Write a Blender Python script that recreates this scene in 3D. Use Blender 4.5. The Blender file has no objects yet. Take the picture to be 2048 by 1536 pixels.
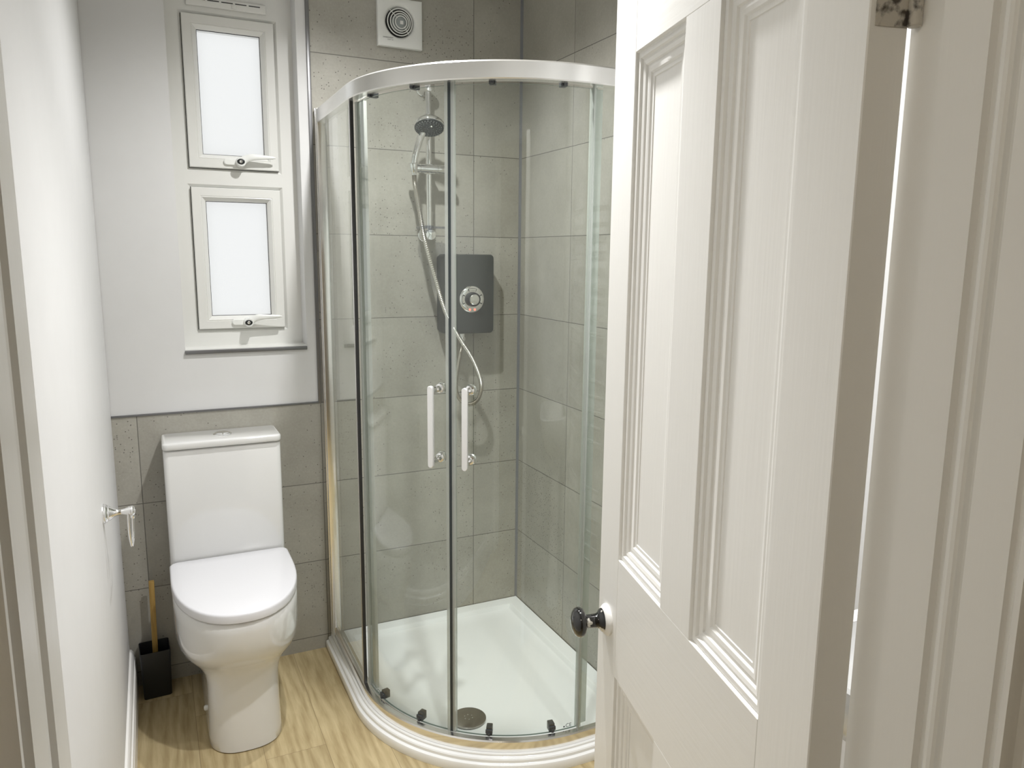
import bpy, bmesh, math, random
from mathutils import Vector, Matrix
random.seed(4)
S = bpy.context.scene
COL = S.collection
PI = math.pi

# ------------------------------------------------------------------ camera
cam_d = bpy.data.cameras.new('camera')
cam = bpy.data.objects.new('camera', cam_d)
COL.objects.link(cam)
cam_d.sensor_width = 36.0
cam_d.lens = 26.637
cam_d.clip_start = 0.01
yaw, pitch, roll = 0.44512, 0.16853, 0.00947
fwd = Vector((math.sin(yaw)*math.cos(pitch), math.cos(yaw)*math.cos(pitch), -math.sin(pitch)))
rt0 = Vector((math.cos(yaw), -math.sin(yaw), 0))
up0 = rt0.cross(fwd)
rt = rt0*math.cos(roll) + up0*math.sin(roll)
up = -rt0*math.sin(roll) + up0*math.cos(roll)
m = Matrix((rt, up, -fwd)).transposed().to_4x4()
m.translation = Vector((-1.33996, -2.74754, 1.49575))
cam.matrix_world = m
S.camera = cam

# ------------------------------------------------------------------ sky, lamps, exposure
world = bpy.data.worlds.new('overcast_sky')
S.world = world
world.use_nodes = True
bg = world.node_tree.nodes['Background']
bg.inputs[0].default_value = (1.0, 1.0, 1.0, 1)
bg.inputs[1].default_value = 1.01

def lamp(name, loc, energy, radius, color, spot=None, blend=0.6):
    d = bpy.data.lights.new(name, 'SPOT' if spot else 'POINT')
    d.energy = energy
    d.shadow_soft_size = radius
    d.color = color
    if spot:
        d.spot_size = math.radians(spot)
        d.spot_blend = blend
    o = bpy.data.objects.new(name, d)
    o.location = loc
    COL.objects.link(o)
    return o
ROOM = (1.0, 0.995, 0.985)
lamp('ceiling_downlight_shower', (-0.73, -0.69, 2.43), 61, 0.02, ROOM, 156, 1.0)
lamp('ceiling_downlight_room', (-0.71, -1.42, 2.43), 93, 0.025, ROOM, 111, 1.0)
lamp('ceiling_downlight_basin', (-0.30, -1.80, 2.43), 32, 0.025, ROOM, 140, 1.0)
lamp('hall_ceiling_lamp', (-1.95, -3.15, 2.35), 8.8, 0.10, (1.0, 0.92, 0.80))

vs = S.view_settings
vs.view_transform = 'Standard'
vs.look = 'None'
vs.gamma = 1.0
vs.use_curve_mapping = False
vs.exposure = 0.12
S.cycles.max_bounces = 14
S.cycles.diffuse_bounces = 6
S.cycles.glossy_bounces = 8
S.cycles.transmission_bounces = 10
S.cycles.transparent_max_bounces = 24
S.cycles.sample_clamp_indirect = 6.0

# ------------------------------------------------------------------ materials
def srgb(r, g, b):
    f = lambda c: (c/12.92 if c <= 0.04045 else ((c+0.055)/1.055)**2.4)
    return (f(r/255), f(g/255), f(b/255), 1)

def new_mat(name):
    mt = bpy.data.materials.new(name)
    mt.use_nodes = True
    nt = mt.node_tree
    return mt, nt, nt.nodes['Principled BSDF'], nt.nodes, nt.links

def simple(name, col, rough=0.5, metal=0.0, coat=0.0, bump=0.0, bscale=40.0, stretch=(1, 1, 1), var=0.0, spec=0.5):
    mt, nt, b, N, L = new_mat(name)
    b.inputs['Base Color'].default_value = col
    b.inputs['Roughness'].default_value = rough
    b.inputs['Metallic'].default_value = metal
    b.inputs['Coat Weight'].default_value = coat
    b.inputs['Specular IOR Level'].default_value = spec
    b.inputs['Coat Roughness'].default_value = 0.08
    tc = N.new('ShaderNodeTexCoord')
    mp = N.new('ShaderNodeMapping')
    mp.inputs['Scale'].default_value = stretch
    L.new(tc.outputs['Object'], mp.inputs[0])
    nz = N.new('ShaderNodeTexNoise')
    nz.inputs['Scale'].default_value = bscale
    nz.inputs['Detail'].default_value = 4
    L.new(mp.outputs[0], nz.inputs['Vector'])
    if bump > 0:
        bp = N.new('ShaderNodeBump')
        bp.inputs['Strength'].default_value = bump
        bp.inputs['Distance'].default_value = 0.004
        L.new(nz.outputs[0], bp.inputs['Height'])
        L.new(bp.outputs[0], b.inputs['Normal'])
    if var > 0:
        hs = N.new('ShaderNodeHueSaturation')
        mr = N.new('ShaderNodeMapRange')
        mr.inputs[1].default_value = 0.3; mr.inputs[2].default_value = 0.7
        mr.inputs[3].default_value = 1-var; mr.inputs[4].default_value = 1+var
        L.new(nz.outputs[0], mr.inputs[0])
        hs.inputs['Color'].default_value = col
        L.new(mr.outputs[0], hs.inputs['Value'])
        L.new(hs.outputs[0], b.inputs['Base Color'])
    return mt

M = {}
M['plaster'] = simple('white_plaster', (0.68, 0.68, 0.68, 1), 0.55, bump=0.12, bscale=14, var=0.01)
M['ceiling'] = simple('ceiling_paint', (0.84, 0.84, 0.82, 1), 0.7, bump=0.05, bscale=20)
M['hall_paint'] = simple('hall_wall_paint', (0.55, 0.52, 0.46, 1), 0.7, bump=0.05, bscale=20)
M['gloss'] = simple('white_gloss_paint', (0.87, 0.86, 0.83, 1), 0.32, bump=0.07, bscale=9, stretch=(14, 14, 0.7), spec=0.4)
M['gloss_h'] = simple('white_gloss_paint_rails', (0.87, 0.86, 0.83, 1), 0.32, bump=0.07, bscale=9, stretch=(0.7, 14, 14), spec=0.4)
M['skirt'] = simple('white_skirting_gloss', (0.83, 0.82, 0.80, 1), 0.25, bump=0.08, bscale=12)
M['upvc'] = simple('white_plastic_frame', (0.75, 0.75, 0.725, 1), 0.28, bump=0.02, bscale=60)
M['plastic'] = simple('white_moulded_plastic', (0.80, 0.81, 0.79, 1), 0.3, bump=0.02, bscale=60)
M['porcelain'] = simple('white_glazed_ceramic', (0.72, 0.72, 0.71, 1), 0.10, coat=0.5, bump=0.01, bscale=18)
M['seat'] = simple('white_seat_plastic', (0.70, 0.70, 0.725, 1), 0.22, bump=0.01, bscale=30)
M['acrylic'] = simple('white_acrylic_tray', (0.90, 0.91, 0.91, 1), 0.16, coat=0.4, bump=0.015, bscale=12)
M['chrome'] = simple('polished_chrome', (0.88, 0.88, 0.88, 1), 0.06, 1.0, bump=0.01, bscale=30)
M['satin'] = simple('polished_aluminium', (0.90, 0.89, 0.87, 1), 0.17, 1.0, bump=0.015, bscale=30, stretch=(1, 1, 8))
M['rail'] = simple('bright_anodised_rail', (0.86, 0.855, 0.83, 1), 0.26, 0.8, bump=0.01, bscale=30)
M['strip'] = simple('pale_grey_plastic_strip', (0.62, 0.63, 0.60, 1), 0.35, 0.2, bump=0.01, bscale=40)
M['handle'] = simple('pale_satin_handle', (0.86, 0.86, 0.86, 1), 0.22, 0.55, bump=0.01, bscale=40)
M['trim'] = simple('grey_tile_trim', (0.20, 0.20, 0.205, 1), 0.35, 0.7, bump=0.04, bscale=40)
M['sealant'] = simple('grey_sealant', (0.19, 0.195, 0.21, 1), 0.45, bump=0.05, bscale=50)
M['gasket'] = simple('black_gasket', (0.025, 0.025, 0.025, 1), 0.5, bump=0.03, bscale=50)
M['magnet'] = simple('slate_magnet_seal', (0.035, 0.045, 0.047, 1), 0.4, bump=0.02, bscale=50)
M['anthracite'] = simple('anthracite_satin', (0.040, 0.045, 0.042, 1), 0.38, bump=0.03, bscale=250)
M['darkface'] = simple('dark_spray_face', (0.035, 0.045, 0.045, 1), 0.3, bump=0.03, bscale=90)
M['nozzle'] = simple('pale_nozzle', (0.35, 0.38, 0.38, 1), 0.4, bump=0.02, bscale=80)
M['guide'] = simple('dark_grey_roller_plastic', (0.05, 0.055, 0.06, 1), 0.3, bump=0.02, bscale=80)
M['blackplastic'] = simple('matt_black_plastic', (0.012, 0.013, 0.014, 1), 0.45, bump=0.03, bscale=120)
M['ink'] = simple('dark_print', (0.04, 0.045, 0.05, 1), 0.5, bump=0.01)
M['ceramicblack'] = simple('black_glazed_knob', (0.008, 0.008, 0.008, 1), 0.07, coat=0.6, bump=0.02, bscale=40)
M['steel'] = simple('brushed_steel_cover', (0.36, 0.35, 0.33, 1), 0.22, 1.0, bump=0.03, bscale=60)
M['hose'] = simple('metal_hose', (0.72, 0.70, 0.66, 1), 0.24, 1.0, bump=0.02, bscale=60)

def lit(name, col, st):
    mt, nt, b, N, L = new_mat(name)
    b.inputs['Base Color'].default_value = (0.6, 0.2, 0.15, 1)
    b.inputs['Emission Color'].default_value = col
    b.inputs['Emission Strength'].default_value = st
    return mt
M['led'] = lit('red_led', (1.0, 0.25, 0.18, 1), 1.1)

# bamboo handle
def bamboo():
    mt, nt, b, N, L = new_mat('bamboo')
    tc = N.new('ShaderNodeTexCoord'); mp = N.new('ShaderNodeMapping')
    mp.inputs['Scale'].default_value = (60, 60, 4)
    nz = N.new('ShaderNodeTexNoise'); nz.inputs['Scale'].default_value = 3; nz.inputs['Detail'].default_value = 5
    cr = N.new('ShaderNodeValToRGB')
    cr.color_ramp.elements[0].color = (0.33, 0.20, 0.05, 1); cr.color_ramp.elements[0].position = 0.3
    cr.color_ramp.elements[1].color = (0.50, 0.33, 0.10, 1); cr.color_ramp.elements[1].position = 0.7
    L.new(tc.outputs['Object'], mp.inputs[0]); L.new(mp.outputs[0], nz.inputs['Vector'])
    L.new(nz.outputs[0], cr.inputs[0]); L.new(cr.outputs[0], b.inputs['Base Color'])
    b.inputs['Roughness'].default_value = 0.45
    return mt
M['bamboo'] = bamboo()

# thin clear glass: Schlick mix of a mirror and a faintly green pass-through
def glass(name, tint, refl_base=0.04, gain=0.96, gloss_col=(1, 1, 1, 1)):
    mt = bpy.data.materials.new(name); mt.use_nodes = True
    nt = mt.node_tree; N = nt.nodes; L = nt.links
    for n in list(N): N.remove(n)
    out = N.new('ShaderNodeOutputMaterial')
    tr = N.new('ShaderNodeBsdfTransparent'); tr.inputs[0].default_value = tint
    gl = N.new('ShaderNodeBsdfGlossy'); gl.inputs['Roughness'].default_value = 0.0; gl.inputs['Color'].default_value = gloss_col
    lw = N.new('ShaderNodeLayerWeight'); lw.inputs['Blend'].default_value = 0.5
    pw = N.new('ShaderNodeMath'); pw.operation = 'POWER'; pw.inputs[1].default_value = 5
    ma = N.new('ShaderNodeMath'); ma.operation = 'MULTIPLY_ADD'
    ma.inputs[1].default_value = gain; ma.inputs[2].default_value = refl_base
    mx = N.new('ShaderNodeMixShader')
    L.new(lw.outputs['Facing'], pw.inputs[0]); L.new(pw.outputs[0], ma.inputs[0])
    L.new(ma.outputs[0], mx.inputs[0]); L.new(tr.outputs[0], mx.inputs[1]); L.new(gl.outputs[0], mx.inputs[2])
    L.new(mx.outputs[0], out.inputs[0])
    return mt
M['glass'] = glass('shower_glass', (0.962, 0.982, 0.968, 1))
def milky(name, tint, body, fac):
    mt = glass(name, tint, 0.06)
    N = mt.node_tree.nodes; L = mt.node_tree.links
    out = [n for n in N if n.type == 'OUTPUT_MATERIAL'][0]
    src = out.inputs[0].links[0].from_socket
    df = N.new('ShaderNodeBsdfDiffuse'); df.inputs[0].default_value = body
    mx = N.new('ShaderNodeMixShader'); mx.inputs[0].default_value = fac
    L.new(src, mx.inputs[1]); L.new(df.outputs[0], mx.inputs[2]); L.new(mx.outputs[0], out.inputs[0])
    return mt
M['seal'] = milky('clear_plastic_seal', (0.90, 0.93, 0.91, 1), (0.58, 0.60, 0.57, 1), 0.44)
M['dish'] = glass('clear_soap_dish', (0.75, 0.76, 0.80, 1), 0.06)
M['glassedge'] = simple('green_glass_edge', (0.15, 0.20, 0.175, 1), 0.15, bump=0.02, bscale=30)

def frosted():
    mt = bpy.data.materials.new('frosted_window_glass'); mt.use_nodes = True
    nt = mt.node_tree; N = nt.nodes; L = nt.links
    for n in list(N): N.remove(n)
    out = N.new('ShaderNodeOutputMaterial')
    tr = N.new('ShaderNodeBsdfTransparent'); tr.inputs[0].default_value = (0.92, 0.93, 0.93, 1)
    tl = N.new('ShaderNodeBsdfTranslucent'); tl.inputs[0].default_value = (0.9, 0.9, 0.9, 1)
    tc = N.new('ShaderNodeTexCoord')
    vo = N.new('ShaderNodeTexVoronoi'); vo.inputs['Scale'].default_value = 160
    bp = N.new('ShaderNodeBump'); bp.inputs['Strength'].default_value = 0.3
    L.new(tc.outputs['Object'], vo.inputs['Vector']); L.new(vo.outputs[0], bp.inputs['Height']); L.new(bp.outputs[0], tl.inputs['Normal'])
    mx = N.new('ShaderNodeMixShader'); mx.inputs[0].default_value = 0.25
    L.new(tr.outputs[0], mx.inputs[1]); L.new(tl.outputs[0], mx.inputs[2]); L.new(mx.outputs[0], out.inputs[0])
    return mt
M['frosted'] = frosted()

# concrete-look porcelain tiles, 600 x 300 stacked, thin grout lines, pits and pale grains
def tile_mat(name, axis, off):
    mt, nt, b, N, L = new_mat(name)
    def mth(op, a, c=None, d=None):
        n = N.new('ShaderNodeMath'); n.operation = op
        for i, v in enumerate((a, c, d)):
            if v is None: continue
            if isinstance(v, (int, float)): n.inputs[i].default_value = v
            else: L.new(v, n.inputs[i])
        return n.outputs[0]
    geo = N.new('ShaderNodeNewGeometry')
    sep = N.new('ShaderNodeSeparateXYZ'); L.new(geo.outputs['Position'], sep.inputs[0])
    A = sep.outputs[axis]; Z = sep.outputs[2]
    ua = mth('DIVIDE', mth('SUBTRACT', A, off), 0.603)
    va = mth('DIVIDE', mth('SUBTRACT', Z, 0.0533), 0.302)
    fu = mth('FRACT', ua); fv = mth('FRACT', va)
    du = mth('MULTIPLY', mth('MINIMUM', fu, mth('SUBTRACT', 1.0, fu)), 0.603)
    dv = mth('MULTIPLY', mth('MINIMUM', fv, mth('SUBTRACT', 1.0, fv)), 0.302)
    d = mth('MINIMUM', du, dv)
    line = N.new('ShaderNodeMapRange')
    line.inputs[1].default_value = 0.0007; line.inputs[2].default_value = 0.0016
    line.inputs[3].default_value = 1.0; line.inputs[4].default_value = 0.0
    L.new(d, line.inputs[0])
    cid = N.new('ShaderNodeCombineXYZ')
    L.new(mth('FLOOR', ua), cid.inputs[0]); L.new(mth('FLOOR', va), cid.inputs[1])
    wn = N.new('ShaderNodeTexWhiteNoise'); wn.noise_dimensions = '3D'; L.new(cid.outputs[0], wn.inputs['Vector'])
    # shift the pattern for every tile
    sc = N.new('ShaderNodeVectorMath'); sc.operation = 'SCALE'; sc.inputs['Scale'].default_value = 9.0
    L.new(wn.outputs['Color'], sc.inputs[0])
    ad = N.new('ShaderNodeVectorMath'); ad.operation = 'ADD'
    L.new(geo.outputs['Position'], ad.inputs[0]); L.new(sc.outputs[0], ad.inputs[1])
    P = ad.outputs[0]
    cloud = N.new('ShaderNodeTexNoise'); cloud.inputs['Scale'].default_value = 5.0; cloud.inputs['Detail'].default_value = 7; cloud.inputs['Roughness'].default_value = 0.62
    L.new(P, cloud.inputs['Vector'])
    fine = N.new('ShaderNodeTexNoise'); fine.inputs['Scale'].default_value = 130.0; fine.inputs['Detail'].default_value = 3
    L.new(P, fine.inputs['Vector'])
    patch = N.new('ShaderNodeTexNoise'); patch.inputs['Scale'].default_value = 3.2; patch.inputs['Detail'].default_value = 2
    L.new(P, patch.inputs['Vector'])
    cr = N.new('ShaderNodeValToRGB')
    e = cr.color_ramp.elements
    e[0].position = 0.25; e[0].color = (0.31, 0.297, 0.257, 1)
    e[1].position = 0.75; e[1].color = (0.46, 0.446, 0.397, 1)
    mixv = mth('ADD', mth('MULTIPLY', cloud.outputs[0], 0.72), mth('MULTIPLY', fine.outputs[0], 0.28))
    L.new(mixv, cr.inputs[0])
    def specks(scale, thr, dens):
        v = N.new('ShaderNodeTexVoronoi'); v.inputs['Scale'].default_value = scale; L.new(P, v.inputs['Vector'])
        sepc = N.new('ShaderNodeSeparateColor'); L.new(v.outputs['Color'], sepc.inputs[0])
        pick = mth('GREATER_THAN', mth('ADD', sepc.outputs[0], mth('MULTIPLY', mth('SUBTRACT', patch.outputs[0], 0.5), 1.3)), dens)
        mr = N.new('ShaderNodeMapRange'); mr.inputs[1].default_value = thr; mr.inputs[2].default_value = thr*0.55
        mr.inputs[3].default_value = 0; mr.inputs[4].default_value = 1
        L.new(v.outputs['Distance'], mr.inputs[0])
        return mth('MULTIPLY', pick, mr.outputs[0])
    dark = specks(120, 0.28, 0.86)
    pale = specks(135, 0.26, 0.86)
    def mix(fac, a, col):
        n = N.new('ShaderNodeMix'); n.data_type = 'RGBA'
        if isinstance(fac, (int, float)): n.inputs[0].default_value = fac
        else: L.new(fac, n.inputs[0])
        L.new(a, n.inputs[6]); n.inputs[7].default_value = col
        return n.outputs[2]
    c = mix(mth('MULTIPLY', dark, 0.8), cr.outputs[0], (0.07, 0.065, 0.055, 1))
    c = mix(mth('MULTIPLY', pale, 0.55), c, (0.50, 0.48, 0.43, 1))
    c = mix(mth('MULTIPLY', line.outputs[0], 0.85), c, (0.085, 0.083, 0.075, 1))
    hs = N.new('ShaderNodeHueSaturation')
    L.new(c, hs.inputs['Color'])
    L.new(mth('ADD', 0.95, mth('MULTIPLY', wn.outputs['Value'], 0.10)), hs.inputs['Value'])
    L.new(hs.outputs[0], b.inputs['Base Color'])
    b.inputs['Roughness'].default_value = 0.42
    b.inputs['Specular IOR Level'].default_value = 0.35
    bp = N.new('ShaderNodeBump'); bp.inputs['Strength'].default_value = 0.35; bp.inputs['Distance'].default_value = 0.0015
    hgt = mth('SUBTRACT', mth('SUBTRACT', mth('MULTIPLY', fine.outputs[0], 0.25), line.outputs[0]), mth('MULTIPLY', dark, 0.6))
    L.new(hgt, bp.inputs['Height']); L.new(bp.outputs[0], b.inputs['Normal'])
    return mt
M['tile_back'] = tile_mat('concrete_tile_back', 0, -0.1989)
M['tile_side'] = tile_mat('concrete_tile_side', 1, -0.4025)

# oak plank floor, boards running away from the door
def oak():
    mt, nt, b, N, L = new_mat('oak_plank_floor')
    def mth(op, a, c=None):
        n = N.new('ShaderNodeMath'); n.operation = op
        for i, v in enumerate((a, c)):
            if v is None: continue
            if isinstance(v, (int, float)): n.inputs[i].default_value = v
            else: L.new(v, n.inputs[i])
        return n.outputs[0]
    geo = N.new('ShaderNodeNewGeometry'); sep = N.new('ShaderNodeSeparateXYZ'); L.new(geo.outputs['Position'], sep.inputs[0])
    u = mth('DIVIDE', mth('ADD', sep.outputs[0], 0.936), 0.178)
    row = mth('FLOOR', u)
    wn = N.new('ShaderNodeTexWhiteNoise'); wn.noise_dimensions = '1D'; L.new(row, wn.inputs['W'])
    v = mth('ADD', mth('DIVIDE', sep.outputs[1], 1.2), mth('MULTIPLY', wn.outputs['Value'], 3.0))
    cid = N.new('ShaderNodeCombineXYZ'); L.new(row, cid.inputs[0]); L.new(mth('FLOOR', v), cid.inputs[1])
    w2 = N.new('ShaderNodeTexWhiteNoise'); w2.noise_dimensions = '3D'; L.new(cid.outputs[0], w2.inputs['Vector'])
    fu = mth('FRACT', u); fv = mth('FRACT', v)
    du = mth('MULTIPLY', mth('MINIMUM', fu, mth('SUBTRACT', 1.0, fu)), 0.178)
    dv = mth('MULTIPLY', mth('MINIMUM', fv, mth('SUBTRACT', 1.0, fv)), 1.2)
    d = mth('MINIMUM', du, dv)
    line = N.new('ShaderNodeMapRange'); line.inputs[1].default_value = 0.0003; line.inputs[2].default_value = 0.0012
    line.inputs[3].default_value = 1; line.inputs[4].default_value = 0; L.new(d, line.inputs[0])
    sc = N.new('ShaderNodeVectorMath'); sc.operation = 'SCALE'; sc.inputs['Scale'].default_value = 7.0; L.new(w2.outputs['Color'], sc.inputs[0])
    ad = N.new('ShaderNodeVectorMath'); ad.operation = 'ADD'; L.new(geo.outputs['Position'], ad.inputs[0]); L.new(sc.outputs[0], ad.inputs[1])
    mp = N.new('ShaderNodeMapping'); mp.inputs['Scale'].default_value = (1.0, 0.09, 1.0); L.new(ad.outputs[0], mp.inputs[0])
    gr = N.new('ShaderNodeTexNoise'); gr.inputs['Scale'].default_value = 95; gr.inputs['Detail'].default_value = 6; gr.inputs['Roughness'].default_value = 0.6; gr.inputs['Distortion'].default_value = 0.6
    L.new(mp.outputs[0], gr.inputs['Vector'])
    mp2 = N.new('ShaderNodeMapping'); mp2.inputs['Scale'].default_value = (1.0, 0.16, 1.0); L.new(ad.outputs[0], mp2.inputs[0])
    wv = N.new('ShaderNodeTexWave'); wv.inputs['Scale'].default_value = 9; wv.inputs['Distortion'].default_value = 9; wv.inputs['Detail'].default_value = 3; wv.inputs['Detail Scale'].default_value = 1.3
    L.new(mp2.outputs[0], wv.inputs['Vector'])
    blot = N.new('ShaderNodeTexNoise'); blot.inputs['Scale'].default_value = 4.0; blot.inputs['Detail'].default_value = 3; L.new(ad.outputs[0], blot.inputs['Vector'])
    t = mth('ADD', mth('MULTIPLY', gr.outputs[0], 0.50), mth('MULTIPLY', wv.outputs['Fac'], 0.16))
    t = mth('ADD', t, mth('MULTIPLY', blot.outputs[0], 0.34))
    cr = N.new('ShaderNodeValToRGB'); e = cr.color_ramp.elements
    e[0].position = 0.28; e[0].color = (0.34, 0.255, 0.128, 1)
    e[1].position = 0.72; e[1].color = (0.61, 0.505, 0.30, 1)
    L.new(t, cr.inputs[0])
    mx = N.new('ShaderNodeMix'); mx.data_type = 'RGBA'; L.new(mth('MULTIPLY', line.outputs[0], 0.55), mx.inputs[0]); L.new(cr.outputs[0], mx.inputs[6]); mx.inputs[7].default_value = (0.14, 0.09, 0.045, 1)
    hs = N.new('ShaderNodeHueSaturation'); L.new(mx.outputs[2], hs.inputs['Color'])
    L.new(mth('ADD', 0.90, mth('MULTIPLY', w2.outputs['Value'], 0.22)), hs.inputs['Value'])
    L.new(hs.outputs[0], b.inputs['Base Color'])
    b.inputs['Roughness'].default_value = 0.42; b.inputs['Specular IOR Level'].default_value = 0.35
    bp = N.new('ShaderNodeBump'); bp.inputs['Strength'].default_value = 0.25; bp.inputs['Distance'].default_value = 0.0012
    L.new(mth('SUBTRACT', mth('MULTIPLY', gr.outputs[0], 0.5), line.outputs[0]), bp.inputs['Height']); L.new(bp.outputs[0], b.inputs['Normal'])
    return mt
M['oak'] = oak()

# black knob with paint splashes left by the decorator
def knob_paint():
    mt, nt, b, N, L = new_mat('black_knob_with_paint_splashes')
    tc = N.new('ShaderNodeTexCoord')
    nz = N.new('ShaderNodeTexNoise'); nz.inputs['Scale'].default_value = 42; nz.inputs['Detail'].default_value = 3
    L.new(tc.outputs['Object'], nz.inputs['Vector'])
    cr = N.new('ShaderNodeValToRGB'); e = cr.color_ramp.elements
    e[0].position = 0.60; e[0].color = (0.008, 0.008, 0.008, 1)
    e[1].position = 0.62; e[1].color = (0.70, 0.68, 0.62, 1)
    L.new(nz.outputs[0], cr.inputs[0]); L.new(cr.outputs[0], b.inputs['Base Color'])
    b.inputs['Roughness'].default_value = 0.1; b.inputs['Coat Weight'].default_value = 0.4
    return mt
M['knobmix'] = knob_paint()
def worn():
    mt, nt, b, N, L = new_mat('chipped_paint_on_hinge')
    tc = N.new('ShaderNodeTexCoord'); nz = N.new('ShaderNodeTexNoise'); nz.inputs['Scale'].default_value = 70; nz.inputs['Detail'].default_value = 4
    L.new(tc.outputs['Object'], nz.inputs['Vector'])
    cr = N.new('ShaderNodeValToRGB'); e = cr.color_ramp.elements
    e[0].position = 0.40; e[0].color = (0.07, 0.06, 0.05, 1); e[1].position = 0.52; e[1].color = (0.55, 0.52, 0.46, 1)
    L.new(nz.outputs[0], cr.inputs[0]); L.new(cr.outputs[0], b.inputs['Base Color']); b.inputs['Roughness'].default_value = 0.5
    return mt
M['hinge'] = worn()

# ------------------------------------------------------------------ mesh helpers
def wloc(o):
    v = Vector((0, 0, 0))
    while o is not None:
        v += o.location; o = o.parent
    return v

def part(name, bm, mat, parent=None, ang=35, local=False, mats=None):
    me = bpy.data.meshes.new(name)
    if parent is not None and not local:
        bmesh.ops.translate(bm, verts=bm.verts, vec=-wloc(parent))
    bmesh.ops.recalc_face_normals(bm, faces=bm.faces)
    bm.to_mesh(me); bm.free()
    for f in me.polygons: f.use_smooth = True
    me.set_sharp_from_angle(angle=math.radians(ang))
    for mm in (mats or [mat]): me.materials.append(mm)
    o = bpy.data.objects.new(name, me)
    COL.objects.link(o)
    if parent is not None: o.parent = parent
    return o

def tag(o, label, cat, group=None, kind=None):
    o['label'] = label; o['category'] = cat
    if group: o['group'] = group
    if kind: o['kind'] = kind
    return o

def empty(name, loc, label, cat, kind=None, rz=0):
    o = bpy.data.objects.new(name, None)
    o.empty_display_size = 0.05
    o.location = loc; o.rotation_euler = (0, 0, rz)
    COL.objects.link(o)
    return tag(o, label, cat, kind=kind)

def BM(): return bmesh.new()

def box(bm, a, b, bev=0.0, seg=2, mi=0):
    r = bmesh.ops.create_cube(bm, size=1.0)
    vs_ = r['verts']
    for v in vs_:
        v.co = Vector((a[i] + (v.co[i]+0.5)*(b[i]-a[i]) for i in range(3)))
    fs = {f for v in vs_ for f in v.link_faces}
    for f in fs: f.material_index = mi
    if bev > 0:
        es = list({e for v in vs_ for e in v.link_edges})
        bmesh.ops.bevel(bm, geom=es, offset=bev, segments=seg, affect='EDGES', profile=0.5)
    return bm

def rings(bm, loops, cap0=True, cap1=True, closed=True, mi=0):
    """skin a list of equal-length point loops"""
    L_ = [[bm.verts.new(p) for p in lp] for lp in loops]
    n = len(L_[0])
    for a, b in zip(L_, L_[1:]):
        for i in range(n if closed else n-1):
            f = bm.faces.new((a[i], a[(i+1) % n], b[(i+1) % n], b[i])); f.material_index = mi
    if cap0 and closed: bm.faces.new(L_[0][::-1]).material_index = mi
    if cap1 and closed: bm.faces.new(L_[-1]).material_index = mi
    return L_

def frame(d):
    d = Vector(d).normalized()
    a = Vector((0, 0, 1)) if abs(d.z) < 0.9 else Vector((1, 0, 0))
    x = a.cross(d).normalized(); y = d.cross(x).normalized()
    return x, y, d

def lathe(bm, org, axis, prof, n=32, mi=0):
    """prof: list of (distance along axis, radius)"""
    x, y, d = frame(axis); o = Vector(org)
    loops = []
    for t, r in prof:
        r = max(r, 1e-5)
        loops.append([o + d*t + x*(r*math.cos(2*PI*i/n)) + y*(r*math.sin(2*PI*i/n)) for i in range(n)])
    rings(bm, loops, mi=mi)
    return bm

def cyl(bm, a, b, r, n=24, bev=0.0):
    a = Vector(a); b = Vector(b); l = (b-a).length
    if bev > 0: pr = [(0, r-bev), (bev, r), (l-bev, r), (l, r-bev)]
    else: pr = [(0, r), (l, r)]
    return lathe(bm, a, b-a, pr, n)

def catmull(pts, sub=10):
    P = [Vector(p) for p in pts]; P = [2*P[0]-P[1]] + P + [2*P[-1]-P[-2]]
    out = []
    for i in range(1, len(P)-2):
        p0, p1, p2, p3 = P[i-1:i+3]
        for k in range(sub):
            t = k/sub
            out.append(0.5*((2*p1) + (p2-p0)*t + (2*p0-5*p1+4*p2-p3)*t*t + (-p0+3*p1-3*p2+p3)*t**3))
    out.append(P[-2]); return out

def tube(bm, pts, rad, n=12, mi=0):
    """rad: number or function of index"""
    P = [Vector(p) for p in pts]
    T = [(P[min(i+1, len(P)-1)]-P[max(i-1, 0)]).normalized() for i in range(len(P))]
    x, y, _ = frame(T[0]); loops = []
    for i, p in enumerate(P):
        x = (x - T[i]*x.dot(T[i])).normalized(); y = T[i].cross(x)
        r = rad(i) if callable(rad) else rad
        loops.append([p + x*(r*math.cos(2*PI*k/n)) + y*(r*math.sin(2*PI*k/n)) for k in range(n)])
    rings(bm, loops, mi=mi); return bm

def prism(bm, poly, z0, z1, mi=0):
    rings(bm, [[(p[0], p[1], z0) for p in poly], [(p[0], p[1], z1) for p in poly]], mi=mi); return bm

def rrect(cx, cy, w, h, r, n=6):
    out = []
    for qx, qy, a0 in ((1, 1, 0), (-1, 1, 90), (-1, -1, 180), (1, -1, 270)):
        for k in range(n+1):
            a = math.radians(a0 + 90*k/n)
            out.append((cx + qx*(w/2-r) + r*math.cos(a), cy + qy*(h/2-r) + r*math.sin(a)))
    return out

def text_mesh(bm, body, size, origin, xdir, ydir, depth=0.0002):
    cu = bpy.data.curves.new('lettering', 'FONT'); cu.body = body; cu.size = size; cu.align_x = 'CENTER'
    o = bpy.data.objects.new('lettering', cu); COL.objects.link(o)
    dg = bpy.context.evaluated_depsgraph_get()
    me = bpy.data.meshes.new_from_object(o.evaluated_get(dg))
    X = Vector(xdir).normalized(); Y = Vector(ydir).normalized(); Z = X.cross(Y); O = Vector(origin)
    vv = [bm.verts.new(O + X*v.co.x + Y*v.co.y + Z*depth) for v in me.vertices]
    for p in me.polygons:
        try: bm.faces.new([vv[i] for i in p.vertices])
        except ValueError: pass
    bpy.data.objects.remove(o); bpy.data.curves.remove(cu); bpy.data.meshes.remove(me)

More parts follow.
